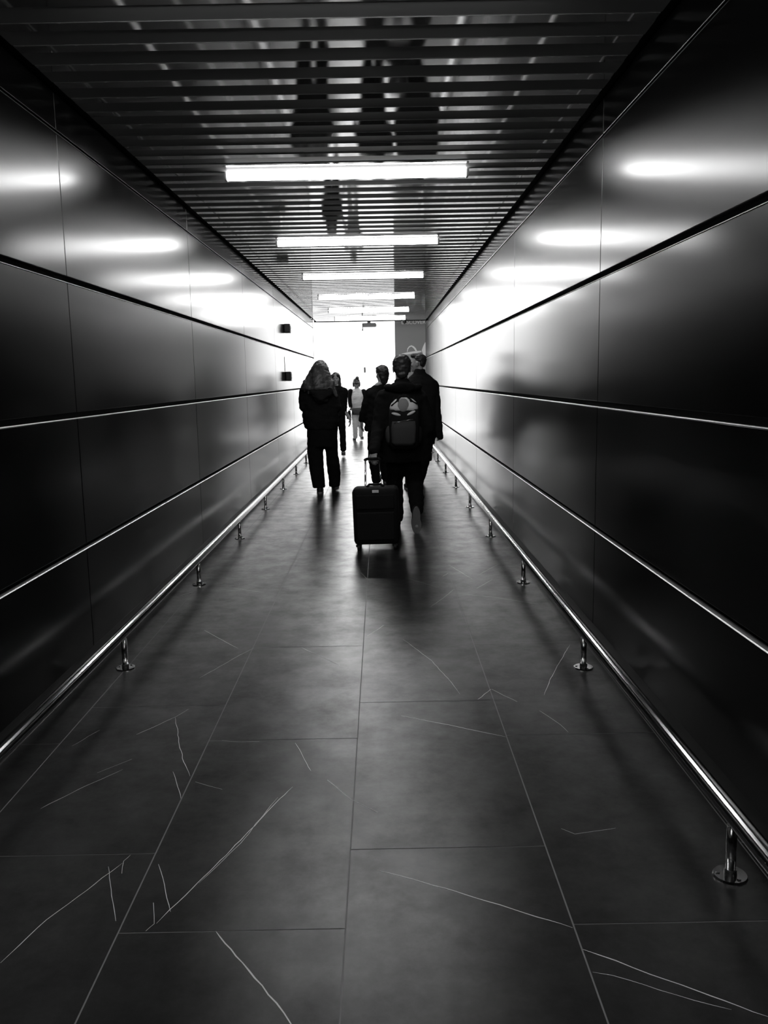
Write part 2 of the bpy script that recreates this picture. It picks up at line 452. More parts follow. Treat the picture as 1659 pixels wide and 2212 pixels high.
yp = 22.6
pl, pr = P(853, 740, yp), P(925, 740, yp)
po = empty('poster', (pl.x, yp, 0), 'tall grey poster with white flower print and lettering by the right end of the passage', 'poster')
bm = bmesh.new(); box(bm, 0, 1.15, 0, .06, .02, 3.0, 0, .004)
link('panel', bm, M_poster, po)
def rel(u, v): q = P(u, v, yp); return (q.x - pl.x, q.z)
def petal(pts): 
    bm = bmesh.new(); flat(bm, [rel(u, v) for u, v in pts], -.003); return bm
link('flower_print', petal([(879,760),(880,753),(883.5,748),(888.5,745.8),(894,748),(898,752),(901,758),(897.5,758.5),(894,753),(889,748.6),(884.5,750.5),(881.3,755),(880.3,760)]), M_postlight, po)
link('flower_print', petal([(868,764),(880,761),(896,758.5),(909,757.5),(911,760),(900,763),(884,765),(866,768)]), M_postlight, po)
link('flower_print', petal([(911,757),(914,748),(918,740),(921,738),(921,770),(914,766)]), M_postlight, po)
link('flower_print', petal([(868,768),(884,765.2),(900,763.2),(906,768),(906,800),(870,800)]), M_postgrey, po)
c = bpy.data.curves.new('lettering', 'FONT'); c.body = 'DISCOVER'; c.size = .135; c.extrude = .001; c.align_x = 'LEFT'
q = rel(867, 700.3)
tx = bpy.data.objects.new('lettering', c); COL.objects.link(tx)
dg = bpy.context.evaluated_depsgraph_get(); me = bpy.data.meshes.new_from_object(tx.evaluated_get(dg)); bpy.data.objects.remove(tx)
me.materials.clear(); me.materials.append(M_postlight)
tx = bpy.data.objects.new('lettering', me); COL.objects.link(tx); tx.parent = po
tx.location = (q[0], -.004, q[1]); tx.rotation_euler = (math.pi/2, 0, 0)

def wallbox(name, u0, u1, v0, v1, label, plate_top):
    # a box on the left wall; its end face looks down the passage
    c = P((u0+u1)/2, (v0+v1)/2, 13.6)
    w, hgt = (u1-u0)/137., (v1-v0)/137.
    t = empty(name, (XL, 13.55, c.z - hgt/2), label, 'wall device')
    bm = bmesh.new(); box(bm, .0005, w+.005, 0, .16, 0, hgt, 0, .008); link('housing', bm, M_dev, t)
    bm = bmesh.new(); box(bm, .01, w-.008, -.008, .001, .012, hgt-.012, 0, .004); link('front_cover', bm, M_dev, t)
    bm = bmesh.new(); box(bm, w+.004, w+.014, .03, .12, hgt*.25, hgt*.75, 0, .004); link('button_plate', bm, M_conduit, t)
    if plate_top:
        bm = bmesh.new(); box(bm, .0005, .006, -.05, .27, hgt+.004, hgt+plate_top, 0, .002); link('white_plate', bm, M_plate, t)  # thin glossy white plate flat on the wall above the box
    return t
wallbox('wall_speaker', 608.6, 621, 700, 719, 'small black box device high on the left wall, above the panel joint', 0)
wallbox('wall_intercom', 615, 626, 803, 823, 'small black box device lower on the left wall under a narrow white plate', .23)

yc_ = 20.36
a, b = P(784, 697, yc_), P(812, 706, yc_)
t = empty('ceiling_projector', (a.x, yc_, ZC-.014), 'dark box device hanging under the ceiling edge, centre of the bright opening', 'ceiling device')
bm = bmesh.new(); z1, z0 = -.03, b.z-(ZC-.014)
box(bm, 0, .30, -.02, .18, z0, z1, 0, .006); box(bm, .18, .315, -.01, .16, z0+.012, z1-.02, 0, .004); link('housing', bm, M_dev, t)
bm = bmesh.new(); box(bm, .10, .18, .03, .10, z1-.002, .03, 0, .004); link('mount', bm, M_dev, t)
bm = bmesh.new(); tube(bm, (-.012, .05, z0-.085), (-.012, .05, z1), .011, seg=14); tube(bm, (-.012, .05, z0-.085), (-.012, .05, z0-.05), .017, seg=14)
link('drop_rod', bm, M_dev, t)
c = P(873.5, 697, 19.75)
t = empty('dome_camera', (c.x, 19.75, ZC+.004), 'small dark dome camera on the ceiling at the right of the opening', 'camera')
bm = bmesh.new(); tube(bm, (0, 0, -.05), (0, 0, 0), .048, .052, 28); link('base', bm, M_dev, t)
bm = bmesh.new(); ball(bm, (0, 0, -.075), .043); tube(bm, (0, 0, -.075), (0, 0, -.048), .043, .043, 28); link('dome', bm, M_rubber, t, True)
c = P(788, 799, HY1)
t = empty('wall_switch', (c.x, HY1, c.z), 'tiny dark switch plate on the far white wall', 'switch')
bm = bmesh.new(); box(bm, -.03, .03, -.02, -.0005, -.09, .09, 0, .004); link('plate', bm, M_dev, t)
bm = bmesh.new(); box(bm, -.014, .014, -.028, -.019, -.04, .04, 0, .003); link('rocker', bm, M_rubber, t)

# ------------------------------------------------------------------ people
def axes(yaw, pitch=0., roll=0.):      # yaw 0 looks away down the passage (+Y); pitch < 0 looks down
    return Matrix.Rotation(yaw, 3, 'Z') @ Matrix.Rotation(pitch, 3, 'X') @ Matrix.Rotation(roll, 3, 'Y')

def head(bm, c, R, s=1.):
    """skull, jaw, nose, brow, lips, ears around centre c; local +Y is the face"""
    def e(x, y, z, rx, ry, rz): ball(bm, c + R @ Vector((x, y, z))*s, (rx*s, ry*s, rz*s), R, 3)
    e(0, -.012, .030, .074, .094, .085)          # cranium
    e(0, .022, -.015, .064, .070, .085)          # face mass
    e(0, .040, -.070, .044, .044, .038)          # jaw
    e(0, .066, -.098, .022, .020, .017)          # chin
    e(0, .083, .020, .050, .012, .012)           # brow
    e(0, .098, -.022, .012, .018, .022)          # nose
    e(0, .092, .002, .009, .012, .024)           # nose bridge
    e(-.012, .094, -.032, .009, .010, .008); e(.012, .094, -.032, .009, .010, .008)
    e(0, .084, -.060, .025, .012, .006); e(0, .083, -.069, .022, .012, .007)   # lips
    e(-.035, .072, -.025, .022, .016, .018); e(.035, .072, -.025, .022, .016, .018)   # cheeks
    for q in (-1, 1):
        e(q*.078, -.008, -.010, .010, .020, .032); e(q*.083, -.016, .006, .007, .016, .018)

def eyes(parent, c, R, org, s=1.):
    for q in (-1, 1):
        bm = bmesh.new(); ball(bm, c + R @ Vector((q*.031, .083, .000))*s - org, (.012*s, .008*s, .006*s), R, 2)
        link('eye', bm, M_eye, parent, True)

def hand(bm, wrist, d, nrm, side, s=1., curl=.5):
    """palm, four unequal bent fingers and a thumb; d along the hand, nrm out of the back of the hand, side +1/-1 puts the thumb"""
    d = d.normalized(); nrm = (nrm - d*nrm.dot(d)).normalized(); w = d.cross(nrm)*side
    R = Matrix((w, d, nrm)).transposed()
    ball(bm, wrist + d*.045*s, (.038*s, .052*s, .016*s), R, 3)
    cap(bm, wrist - d*.02*s, .023*s, wrist + d*.02*s, .024*s)
    for i, (off, ln) in enumerate(((.027, .074), (.009, .083), (-.010, .077), (-.028, .060))):
        p = wrist + d*(.085 - .006*abs(i-1))*s + w*off*s
        a = curl*.35; r = .0095*s
        for j, fr in enumerate((.45, .32, .23)):
            a += curl*(.35 + .25*j)
            q = p + (d*math.cos(a) - nrm*math.sin(a))*ln*fr*s + w*off*.06*s
            cap(bm, p, r, q, r*.9); p = q; r *= .9
    p = wrist + d*.022*s + w*.028*s
    q = p + (d*.75 + w*.62 - nrm*.25).normalized()*.042*s; cap(bm, p, .013*s, q, .011*s)
    q2 = q + (d*.95 + w*.15 - nrm*.4*curl).normalized()*.032*s; cap(bm, q, .011*s, q2, .0085*s)

def limb(bm, pts, rad): chain(bm, list(zip(pts, rad)))

def shoe(name, parent, org, heel, toe, w=.045, M=None, Ms=None, upv=Vector((0, 0, 1)), hgt=.085):
    """heel and toe are points on the sole line"""
    heel, toe = Vector(heel), Vector(toe)
    d = (toe - heel).normalized(); s = d.cross(upv).normalized(); n = s.cross(d); L = (toe-heel).length
    R = Matrix((s, d, n)).transposed()
    bm = bmesh.new()
    ball(bm, heel + d*.05 + n*.045, (w*.80, .055, .045), R); ball(bm, heel + d*L*.62 + n*.036, (w, L*.36, .036), R)
    ball(bm, heel + d*L*.35 + n*.05, (w*.85, L*.3, .045), R); cap(bm, heel + d*.06 + n*.06, w*.8, heel + d*.05 + n*hgt, w*.78)
    o = fused(name, bm, M or M_shoe, parent, org, .008, 4)
    bm = bmesh.new()
    A, B = [], []
    for i in range(28):
        t = 2*math.pi*i/28; yy = L*.5 + math.sin(t)*L*.52; xx = math.cos(t)*w*(1.0 if math.sin(t) > 0 else .86)*(1 - .16*math.exp(-((yy/L-.42)/.16)**2))
        A.append(bm.verts.new(heel + d*yy + s*xx + n*.0 - org)); B.append(bm.verts.new(heel + d*yy + s*xx + n*.022 - org))
    bm.faces.new(A); bm.faces.new(B)
    for i in range(28): bm.faces.new((A[i], B[i], B[(i+1) % 28], A[(i+1) % 28]))
    bmesh.ops.recalc_face_normals(bm, faces=bm.faces[:])
    link('sole', bm, Ms or M_sole, o)
    return o

def hairlump(parent, org, c, R, s, parts, M, vox=.009, folds=.004, fs=30):
    bm = bmesh.new()
    for (x, y, z, rx, ry, rz) in parts: ball(bm, c + R @ Vector((x, y, z))*s, (rx*s, ry*s, rz*s), R, 3)
    return fused('hair', bm, M, parent, org, vox, 3, folds, fs)

SHORT = [(0, -.015, .044, .086, .098, .086), (0, -.05, .005, .080, .060, .075), (0, .030, .080, .070, .058, .042), (0, -.070, -.050, .058, .034, .045), (0, 0, .09, .062, .07, .036)]

def pr(rows, Y, dflt=.0):
    """rows of (u, v, half width in photo pixels, half depth m, dy)"""
    out = []
    for r in rows:
        u, v, hw, ry = r[:4]; dy = r[4] if len(r) > 4 else dflt
        c = P(u, v, Y+dy); e = P(u+hw, v, Y+dy)
        out.append(((c.x, c.y, c.z), abs(e.x-c.x), ry))
    return out

class Person:
    def __init__(s, Y, u, label):
        s.Y = Y; p = P(u, 1000, Y); s.o = Vector((p.x, Y, 0))
        s.root = empty('person', s.o, label, 'person')
    def p(s, u, v, dy=0.): return P(u, v, s.Y+dy)
    def fused(s, name, bm, M, vox=.01, sm=5, folds=0., fs=14.): return fused(name, bm, M, s.root, s.o, vox, sm, folds, fs)

def body(pn, hc, R, hs, neck, sh, arms, hips, legs, hands, torso):
    bm = bmesh.new()
    head(bm, hc, R, hs)
    cap(bm, hc + R @ Vector((0, -.022, -.06))*hs, .052*hs, neck, .055)
    loft(bm, torso)
    for S_, A in zip(sh, arms):
        cap(bm, neck - Vector((0, 0, .03)), .05, S_, .048)
        limb(bm, [S_] + A, [.048, .040, .027])
    for Hh, Lg in zip(hips, legs):
        limb(bm, [Hh] + Lg, [.075, .050, .036] + [.03]*(len(Lg)-2))
    for hd in hands: hand(bm, *hd)
    return pn.fused('body', bm, M_skin, .0062, 3)

# ---- man with backpack
m1 = Person(8.0, 868, 'man in dark parka seen from behind, pulling a suitcase, grey backpack on')
hc, R = m1.p(868, 796), axes(0, -.05)
neck = m1.p(869, 832)
shL, shR = m1.p(829, 858), m1.p(906, 858)
aL = [m1.p(818, 925, -.10), m1.p(808, 974, -.34)]
aR = [m1.p(923, 920, -.02), m1.p(917, 962, .10)]
hipL, hipR = m1.p(858, 950), m1.p(886, 950)
lL = [m1.p(852, 1040, .10), m1.p(858, 1110, .14)]
lR = [m1.p(896, 1042, .06), m1.p(901, 1099, -.20)]
GRIP = P(806, 991, 7.60)
body(m1, hc, R, 1.0, neck, (shL, shR), (aL, aR), (hipL, hipR), (lL + [Vector((lL[1].x, lL[1].y+.08, .05))], lR + [P(900, 1135, 7.78)]),
     [(aL[1], GRIP - aL[1] + Vector((0, -.01, -.03)), Vector((-.5, -.8, .2)), 1, 1.0, 1.1), (aR[1], Vector((-.1, .3, -.9)), Vector((1, 0, 0)), -1, 1.0, .5)],
     pr([(869, 840, 26, .08), (868, 870, 36, .105), (869, 915, 31, .10), (871, 955, 33, .10), (872, 975, 26, .09)], 8.0))
eyes(m1.root, hc, R, m1.o)
bm = bmesh.new()
loft(bm, pr([(870, 826, 20, .085), (869, 838, 37, .11), (868, 850, 47, .135), (868, 872, 51, .15), (869, 910, 49, .15), (873, 950, 55, .165), (876, 985, 58, .175), (877, 996, 57, .172)], 8.0))
limb(bm, [shL + Vector((0, 0, -.01)), aL[0], aL[1] + Vector((0, 0, .0))], [.080, .066, .052])
limb(bm, [shR + Vector((0, 0, -.01)), aR[0] + Vector((.012, 0, 0)), aR[1] + Vector((.02, 0, 0))], [.080, .070, .060])
pk = m1.fused('parka', bm, M_coat, .012, 5, .010, 12)
bm = bmesh.new()                                       # hood lying on the shoulders
for i in range(13):
    a = math.pi*(i/12)
    ball(bm, m1.p(870, 826, -.05) + Vector((math.cos(a)*.140, -.11*math.sin(a) - .01, -.022*math.sin(a) - .035*abs(math.cos(a)) - .004)), (.042, .045, .034), sub=2)
ball(bm, m1.p(870, 836, -.13), (.13, .06, .055)); ball(bm, m1.p(869, 826, -.02), (.075, .075, .05))
m1.fused('hood', bm, M_coat, .011, 5, .010, 18)
bm = bmesh.new()
limb(bm, [hipL, lL[0], lL[1] + Vector((0, .02, -.03))], [.105, .082, .064])
limb(bm, [hipR, lR[0], lR[1]], [.105, .080, .066])
ball(bm, m1.p(872, 965), (.15, .12, .11))
m1.fused('trousers', bm, M_denim, .011, 5, .008, 13)
q = lL[1]
shoe('shoe', m1.root, m1.o, (q.x, q.y-.06, .001), (q.x-.02, q.y+.21, .001), .048)
heel, toe = P(899.5, 1097, 7.70), P(900, 1153, 7.78)
shoe('shoe', m1.root, m1.o, heel, toe, .050, M_shoe, M_sole, Vector((0, 1, .35)), .10)
h = hairlump(m1.root, m1.o, hc, R, 1.02, SHORT + [(-.012, .0, .098, .05, .06, .028)], M_hair, .008, .006, 34)

# backpack on his back
bp = empty('backpack', P(873, 915, 7.80), 'grey topped backpack on the back of the man pulling the suitcase', 'backpack')
bo = Vector(bp.location)
bm = bmesh.new()
loft(bm, [((c[0]-bo.x, 7.76-bo.y, c[2]-bo.z), rx, ry) for (c, rx, ry) in pr([(873, 968, 26, .06), (873, 960, 32, .09), (873, 930, 33, .10), (872.5, 900, 32.5, .095), (872.5, 884, 31, .09)], 7.76)], power=3.2)
o = link('main_pack', bm, M_bagdark, bp, True)
bm = bmesh.new()
loft(bm, [((c[0]-bo.x, 7.765-bo.y, c[2]-bo.z), rx, ry) for (c, rx, ry) in pr([(872.5, 886, 30.5, .10), (872.5, 880, 31, .102), (873, 871, 28, .095), (873, 863, 20, .078), (873, 858.5, 11, .055)], 7.765)], power=2.8)
link('lid', bm, M_baggrey, bp, True)
def bpt(u, v, y): q = P(u, v, y); return q - bo
bm = bmesh.new()                                       # rounded darker patch in the middle of the lid
ball(bm, bpt(871, 875, 7.672), (.050, .018, .062)); link('lid_patch', bm, M_bagpatch, bp, True)
for pts in ([(858, 862), (861, 868), (866, 880), (871, 890)], [(886, 863), (888, 870), (882, 880), (874, 890)], [(846, 876), (854, 870), (861, 862)], [(901, 872), (892, 868), (884, 860)]):
    bm = bmesh.new(); chain(bm, [(bpt(u, v, 7.675 + .0009*abs(u-873)), .0075) for u, v in pts]); link('strap', bm, M_bagdark, bp, True)
bm = bmesh.new(); chain(bm, [(bpt(u, v, 7.70), .010) for u, v in ((861, 860), (866, 856), (873, 854.5), (880, 856), (884, 860))]); link('carry_handle', bm, M_bagdark, bp, True)
bm = bmesh.new()
loft(bm, [((c[0]-bo.x, 7.655-bo.y, c[2]-bo.z), rx, ry) for (c, rx, ry) in pr([(872, 962, 20, .03), (872, 955, 26, .045), (872, 925, 27, .045), (872, 910, 25, .032)], 7.655)], power=3.4)
fp = link('front_pocket', bm, M_bagmid, bp, True)
bm = bmesh.new(); chain(bm, [(bpt(u, v, 7.622), .004) for u, v in ((852, 914), (872, 909), (891, 906))]); link('zipper', bm, M_steel, fp, True)
bm = bmesh.new(); ball(bm, bpt(893, 921, 7.64), (.009, .006, .012)); link('zipper_pull', bm, M_pin, fp, True)
for u in (840, 906):
    bm = bmesh.new(); ball(bm, bpt(u, 940, 7.77), (.032, .055, .085)); link('side_pocket', bm, M_bagmid if u < 870 else M_bagdark, bp, True)
for u0, u1 in ((852, 846), (894, 900)):
    bm = bmesh.new(); chain(bm, [(bpt(u0, 868, 7.83), .018), (bpt(u0, 852, 7.93), .018), (bpt(u1, 850, 8.05), .018), (bpt(u1, 875, 8.16), .017)]); link('shoulder_strap', bm, M_bagdark, bp, True)
for (u0, v0, u1, v1) in ((846, 893, 866, 897), (898, 887, 878, 898)):
    bm = bmesh.new(); ball(bm, (bpt(u0, v0, 7.675)+bpt(u1, v1, 7.675))/2, (.045, .018, .014), axes(0, 0, .25 if u0 < 870 else -.45)); link('fold', bm, M_baggrey, bp, True)

# suitcase he pulls
base = G(812, 1186)
sc_ = empty('suitcase', (base.x+.016, 7.13, 0), 'black upright wheeled suitcase on the tiles, pulled by the man with the backpack', 'suitcase')
sc_.rotation_euler = (0, -.022, -.06)
bm = bmesh.new(); box(bm, -.192, .192, -.11, .11, .048, .530, 0, .034)
sh_ = link('shell', bm, M_case, sc_, True)
bm = bmesh.new(); box(bm, -.160, .160, -.130, -.108, .09, .33, 0, .010); pf = link('front_pocket', bm, M_case, sh_)
bm = bmesh.new(); box(bm, -.160, .160, -.124, -.108, .355, .475, 0, .007); link('front_pocket', bm, M_case, sh_)
bm = bmesh.new(); box(bm, -.02, .035, -.1135, -.1095, .492, .515, 0, .002); tag(link('badge', bm, M_conduit, sc_), 'small white badge')
bm = bmesh.new(); chain(bm, [(Vector((-.07, 0, .530)), .010), (Vector((-.05, 0, .550)), .010), (Vector((.05, 0, .550)), .010), (Vector((.07, 0, .530)), .010)]); link('top_handle', bm, M_rubber, sc_, True)
for x in (-.155, .155):
    for y in (-.085, .085):
        bm = bmesh.new(); tube(bm, (x-.011, y, .024), (x+.011, y, .024), .0235, seg=24)
        w = link('wheel', bm, M_rubber, sc_)
        bm = bmesh.new(); box(bm, x-.022, x+.022, y-.018, y+.018, .03, .052, 0, .005); link('caster_fork', bm, M_rubber, w)
inv = (Matrix.Translation(sc_.location) @ Matrix.Rotation(-.06, 4, 'Z') @ Matrix.Rotation(-.022, 4, 'Y')).inverted()
gl = inv @ GRIP
hd = empty('telescopic_handle', (0, 0, 0), None, None); hd.parent = sc_
for x in (-.090, .045):
    bm = bmesh.new(); tube(bm, (x, .07, .50), (gl.x-.005+(x+.0225)*.97, gl.y, gl.z-.01), .0085, seg=14); link('rod', bm, M_steel, hd, True)
bm = bmesh.new(); gx = gl.x-.005
chain(bm, [(Vector((gx-.0675, gl.y, gl.z-.008)), .013), (Vector((gx-.05, gl.y, gl.z)), .013), (Vector((gx+.05, gl.y, gl.z)), .013), (Vector((gx+.0675, gl.y, gl.z-.008)), .013)]); link('grip', bm, M_rubber, hd, True)

# ---- woman with long hair
w1 = Person(10.85, 692, 'long haired person in dark jacket and wide black trousers, walking away on the left')
hc, R = w1.p(691, 803, .03), axes(0, -.25)
neck = w1.p(690, 828)
shL, shR = w1.p(659, 846), w1.p(716, 846)
aL = [w1.p(654, 878, -.02), w1.p(668, 884, .26)]; aR = [w1.p(728, 880, -.02), w1.p(708, 884, .26)]
hipL, hipR = w1.p(681, 932), w1.p(711, 932)
lL = [w1.p(683, 1000, .03), w1.p(691, 1054, -.06)]; lR = [w1.p(719, 995, .1), w1.p(721, 1042, .2)]
body(w1, hc, R, .97, neck, (shL, shR), (aL, aR), (hipL, hipR), (lL, lR),
     [(aL[1], Vector((.4, .7, .3)), Vector((-.8, .2, .3)), 1, .95, .8), (aR[1], Vector((-.4, .7, .3)), Vector((.8, .2, .3)), -1, .95, .8)],
     pr([(690, 838, 22, .08), (690, 855, 28, .10), (692, 885, 22, .09), (695, 925, 28, .10), (696, 945, 20, .09)], 10.85))
eyes(w1.root, hc, R, w1.o, .97)
bm = bmesh.new()
loft(bm, pr([(690, 826, 18, .08), (687, 836, 34, .11), (688, 850, 41, .13), (690, 868, 40, .14), (692, 882, 36, .14), (692, 896, 40, .145), (694, 912, 39, .145), (695, 928, 33, .14)], 10.85))
limb(bm, [shL, aL[0] + Vector((.01, 0, 0)), aL[1]], [.078, .062, .045]); limb(bm, [shR, aR[0], aR[1]], [.078, .062, .045])
w1.fused('jacket', bm, M_coat, .012, 5, .010, 13)
bm = bmesh.new()
ball(bm, w1.p(694, 848, -.14), (.14, .07, .06)); ball(bm, w1.p(694, 860, -.14), (.10, .06, .07)); chain(bm, [(w1.p(676, 846, -.16), .05), (w1.p(694, 862, -.19), .04), (w1.p(712, 846, -.16), .05)])
w1.fused('hood', bm, M_coat2, .011, 4, .012, 18)
bm = bmesh.new()
loft(bm, pr([(695, 920, 32, .125), (696, 945, 33, .13), (697, 965, 31, .125)], 10.85))
loft(bm, pr([(682, 950, 18, .11), (681, 974, 17.5, .11, .01), (683.5, 1009, 16, .11, .0), (689.5, 1053, 13.5, .11, -.04)], 10.85))
loft(bm, pr([(715, 950, 15, .11), (716.5, 974, 13, .11, .04), (720.5, 1009, 14.5, .11, .10), (723, 1035, 12.5, .11, .17), (722, 1050, 12, .11, .2)], 10.85))
w1.fused('trousers', bm, M_denim, .011, 5, .006, 12)
q = G(691, 1067); shoe('shoe', w1.root, w1.o, (q.x, q.y, .001), (q.x-.01, q.y+.25, .001), .047)
q = G(719, 1057); shoe('shoe', w1.root, w1.o, (q.x, q.y, .001), (q.x+.05, q.y+.25, .001), .045)
bm = bmesh.new()
loft(bm, pr([(691.5, 778, 5, .03, .03), (691.5, 782, 11, .08, .02), (691.5, 789, 16, .11, .0), (690, 804, 23, .135, -.02), (688.5, 819, 30, .15, -.04), (687, 834, 37.5, .155, -.05), (687, 842, 37, .14, -.07)], 10.85), power=2.0)
chain(bm, [(w1.p(708, 822, -.06), .05), (w1.p(718, 842, -.09), .04), (w1.p(727, 855, -.10), .02)])
for i in range(9):
    u = 660 + i*7.2; chain(bm, [(w1.p(u, 826, -.12), .035), (w1.p(u - 2 + (i % 3), 846 + (i*5 % 9), -.13), .012)])
w1.fused('hair', bm, M_hairb, .010, 5, .008, 22)

# ---- woman behind her, walking towards the viewer
w2 = Person(16.2, 732, 'woman in dark clothes walking towards the viewer, half hidden behind the long haired person')
hc, R = w2.p(725.5, 818), axes(math.pi - .05, -.05)
neck = w2.p(727, 834)
shL, shR = w2.p(714, 845), w2.p(744, 845)
aL = [w2.p(711, 872), w2.p(715, 892, -.1)]; aR = [w2.p(744, 887, .06), w2.p(756.5, 906, .02)]
hipL, hipR = w2.p(723, 893), w2.p(736, 893)
lL = [w2.p(722, 935, .1), w2.p(722, 968, .30)]; lR = [w2.p(740, 933, -.06), w2.p(741.5, 970, -.05)]
body(w2, hc, R, .95, neck, (shL, shR), (aL, aR), (hipL, hipR), (lL, lR),
     [(aL[1], Vector((.1, -.2, -1)), Vector((-1, -.2, 0)), -1, .92, .5), (aR[1], Vector((.0, -.25, -1)), Vector((1, -.3, 0)), 1, .95, .4)],
     pr([(728, 840, 13, .08), (729, 855, 17, .10), (730, 875, 13, .09), (730, 895, 15, .095), (730, 902, 11, .08)], 16.2))
eyes(w2.root, hc, R, w2.o, .95)
bm = bmesh.new()
loft(bm, pr([(727, 833, 8, .07), (729, 840, 17, .10), (730, 852, 20.5, .12), (730, 872, 16, .12), (729.5, 890, 15.5, .125), (729.5, 899, 15, .12)], 16.2))
limb(bm, [shL, aL[0], aL[1]], [.07, .055, .042]); limb(bm, [shR, aR[0], aR[0].lerp(aR[1], .2)], [.072, .050, .036])
w2.fused('jacket', bm, M_coat, .011, 5, .009, 15)
bm = bmesh.new()
limb(bm, [hipL, lL[0], lL[1]], [.09, .068, .055]); limb(bm, [hipR, lR[0], lR[1]], [.09, .064, .058]); ball(bm, w2.p(730, 895), (.14, .11, .09))
w2.fused('trousers', bm, M_denim, .011, 5, .006, 15)
q = G(742, 982.5); shoe('shoe', w2.root, w2.o, (q.x-.01, q.y+.22, .001), (q.x, q.y, .001), .045, M_shoelight)
shoe('shoe', w2.root, w2.o, (lL[1].x, lL[1].y+.1, .001), (lL[1].x, lL[1].y-.14, .001), .045, M_shoelight)
hr = [(0, -.030, .045, .084, .088, .082), (-.066, -.01, -.03, .030, .05, .11), (.070, -.01, -.03, .030, .05, .11), (.080, .02, -.14, .035, .045, .12), (-.075, .02, -.14, .032, .045, .12),
      (0, -.06, -.08, .09, .05, .14), (.10, .03, -.26, .035, .04, .10), (.055, .045, .055, .04, .045, .04), (-.05, .045, .06, .035, .045, .035)]
hairlump(w2.root, w2.o, hc, R, .97, hr, M_hair, .008, .004, 30)

# ---- woman far off with a white top
w3 = Person(20.2, 772, 'woman in white top, dark cardigan and pale trousers at the bright end of the passage')
hc, R = w3.p(770, 829, -.03), axes(math.pi + .05, -.75)
neck = w3.p(771, 841)
shL, shR = w3.p(757.5, 846), w3.p(785.5, 846)
aL = [w3.p(756, 864, .02), w3.p(757, 877, -.04)]; aR = [w3.p(788, 864, .02), w3.p(787, 880, -.04)]
hipL, hipR = w3.p(766.5, 893), w3.p(777, 893)
lL = [w3.p(767, 918, -.05), w3.p(767.5, 944, -.05)]; lR = [w3.p(779, 918, .0), w3.p(779.5, 940, .20)]
body(w3, hc, R, .93, neck, (shL, shR), (aL, aR), (hipL, hipR), (lL, lR),
     [(aL[1], Vector((0, -.1, -1)), Vector((-1, 0, 0)), -1, .9, .9), (aR[1], Vector((0, -.1, -1)), Vector((1, 0, 0)), 1, .9, .5)],
     pr([(771, 845, 10, .07), (772, 856, 13, .10), (772, 872, 10.5, .09), (772, 888, 12, .095), (772, 896, 9, .08)], 20.2))
eyes(w3.root, hc, R, w3.o, .93)
bm = bmesh.new(); loft(bm, pr([(771.5, 839, 6, .06), (771.5, 844, 11, .09), (772, 856, 13, .118, -.02), (772, 872, 12, .115, -.02), (772.5, 882, 11.5, .11, -.01)], 20.2))
w3.fused('top', bm, M_top, .011, 4, .006, 15)
bm = bmesh.new()
limb(bm, [shL, aL[0], aL[1]], [.072, .058, .048]); limb(bm, [shR, aR[0], aR[1]], [.072, .058, .048])
loft(bm, pr([(772, 842, 12, .06, .07), (772, 852, 17, .08, .08), (772, 870, 16, .08, .08), (772, 886, 16, .08, .08)], 20.2))
w3.fused('cardigan', bm, M_coat, .011, 4, .006, 15)
bm = bmesh.new()
limb(bm, [hipL, lL[0], lL[1] + Vector((0, 0, .01))], [.085, .068, .06]); limb(bm, [hipR, lR[0], lR[1]], [.085, .066, .055]); ball(bm, w3.p(772, 893), (.125, .10, .08))
w3.fused('trousers', bm, M_lightpant, .011, 4, .006, 15)
bm = bmesh.new(); loft(bm, pr([(773, 896, 12.5, .115, -.01), (773, 889, 13.5, .125, -.01), (773, 882.5, 13, .122, -.01)], 20.2))
w3.fused('waist_bag', bm, M_grey, .012, 3, .006, 15)
q = G(766, 952); shoe('shoe', w3.root, w3.o, (q.x, q.y+.24, .001), (q.x-.01, q.y, .001), .046)
q = G(781, 948.5); shoe('shoe', w3.root, w3.o, (q.x-.01, q.y+.26, .001), (q.x+.02, q.y, .001), .046)
hairlump(w3.root, w3.o, hc, R, .97, [(0, -.030, .045, .086, .092, .088), (-.07, .0, -.02, .028, .05, .08), (.07, .0, -.02, .028, .05, .08), (0, .05, .075, .066, .04, .035), (-.02, -.055, .135, .046, .046, .042)], M_hair, .008, .006, 34)
hb_l = w3.p(756.5, 882, -.04)
hb = empty('handbag', w3.p(754, 905, -.05), 'small black handbag hanging from the hand of the woman in the white top', 'handbag')
ho = Vector(hb.location)
bm = bmesh.new(); loft(bm, [((c[0]-ho.x, c[1]-ho.y, c[2]-ho.z), a, b) for c, a, b in pr([(754, 905, 4.5, .13, -.05), (754, 903, 5.2, .15, -.05), (754, 893, 4, .14, -.05), (754.5, 887, 2.6, .12, -.05)], 20.2)], power=3)
link('bag_body', bm, M_bagdark, hb, True)
bm = bmesh.new(); chain(bm, [(w3.p(754.3, 888, .03) - ho, .007), (w3.p(755.5, 884, -.02) - ho, .007), (w3.p(757, 884, -.04) - ho, .007), (w3.p(755.5, 885, -.09) - ho, .007), (w3.p(754.3, 888, -.13) - ho, .007)]); link('handle', bm, M_bagdark, hb, True)

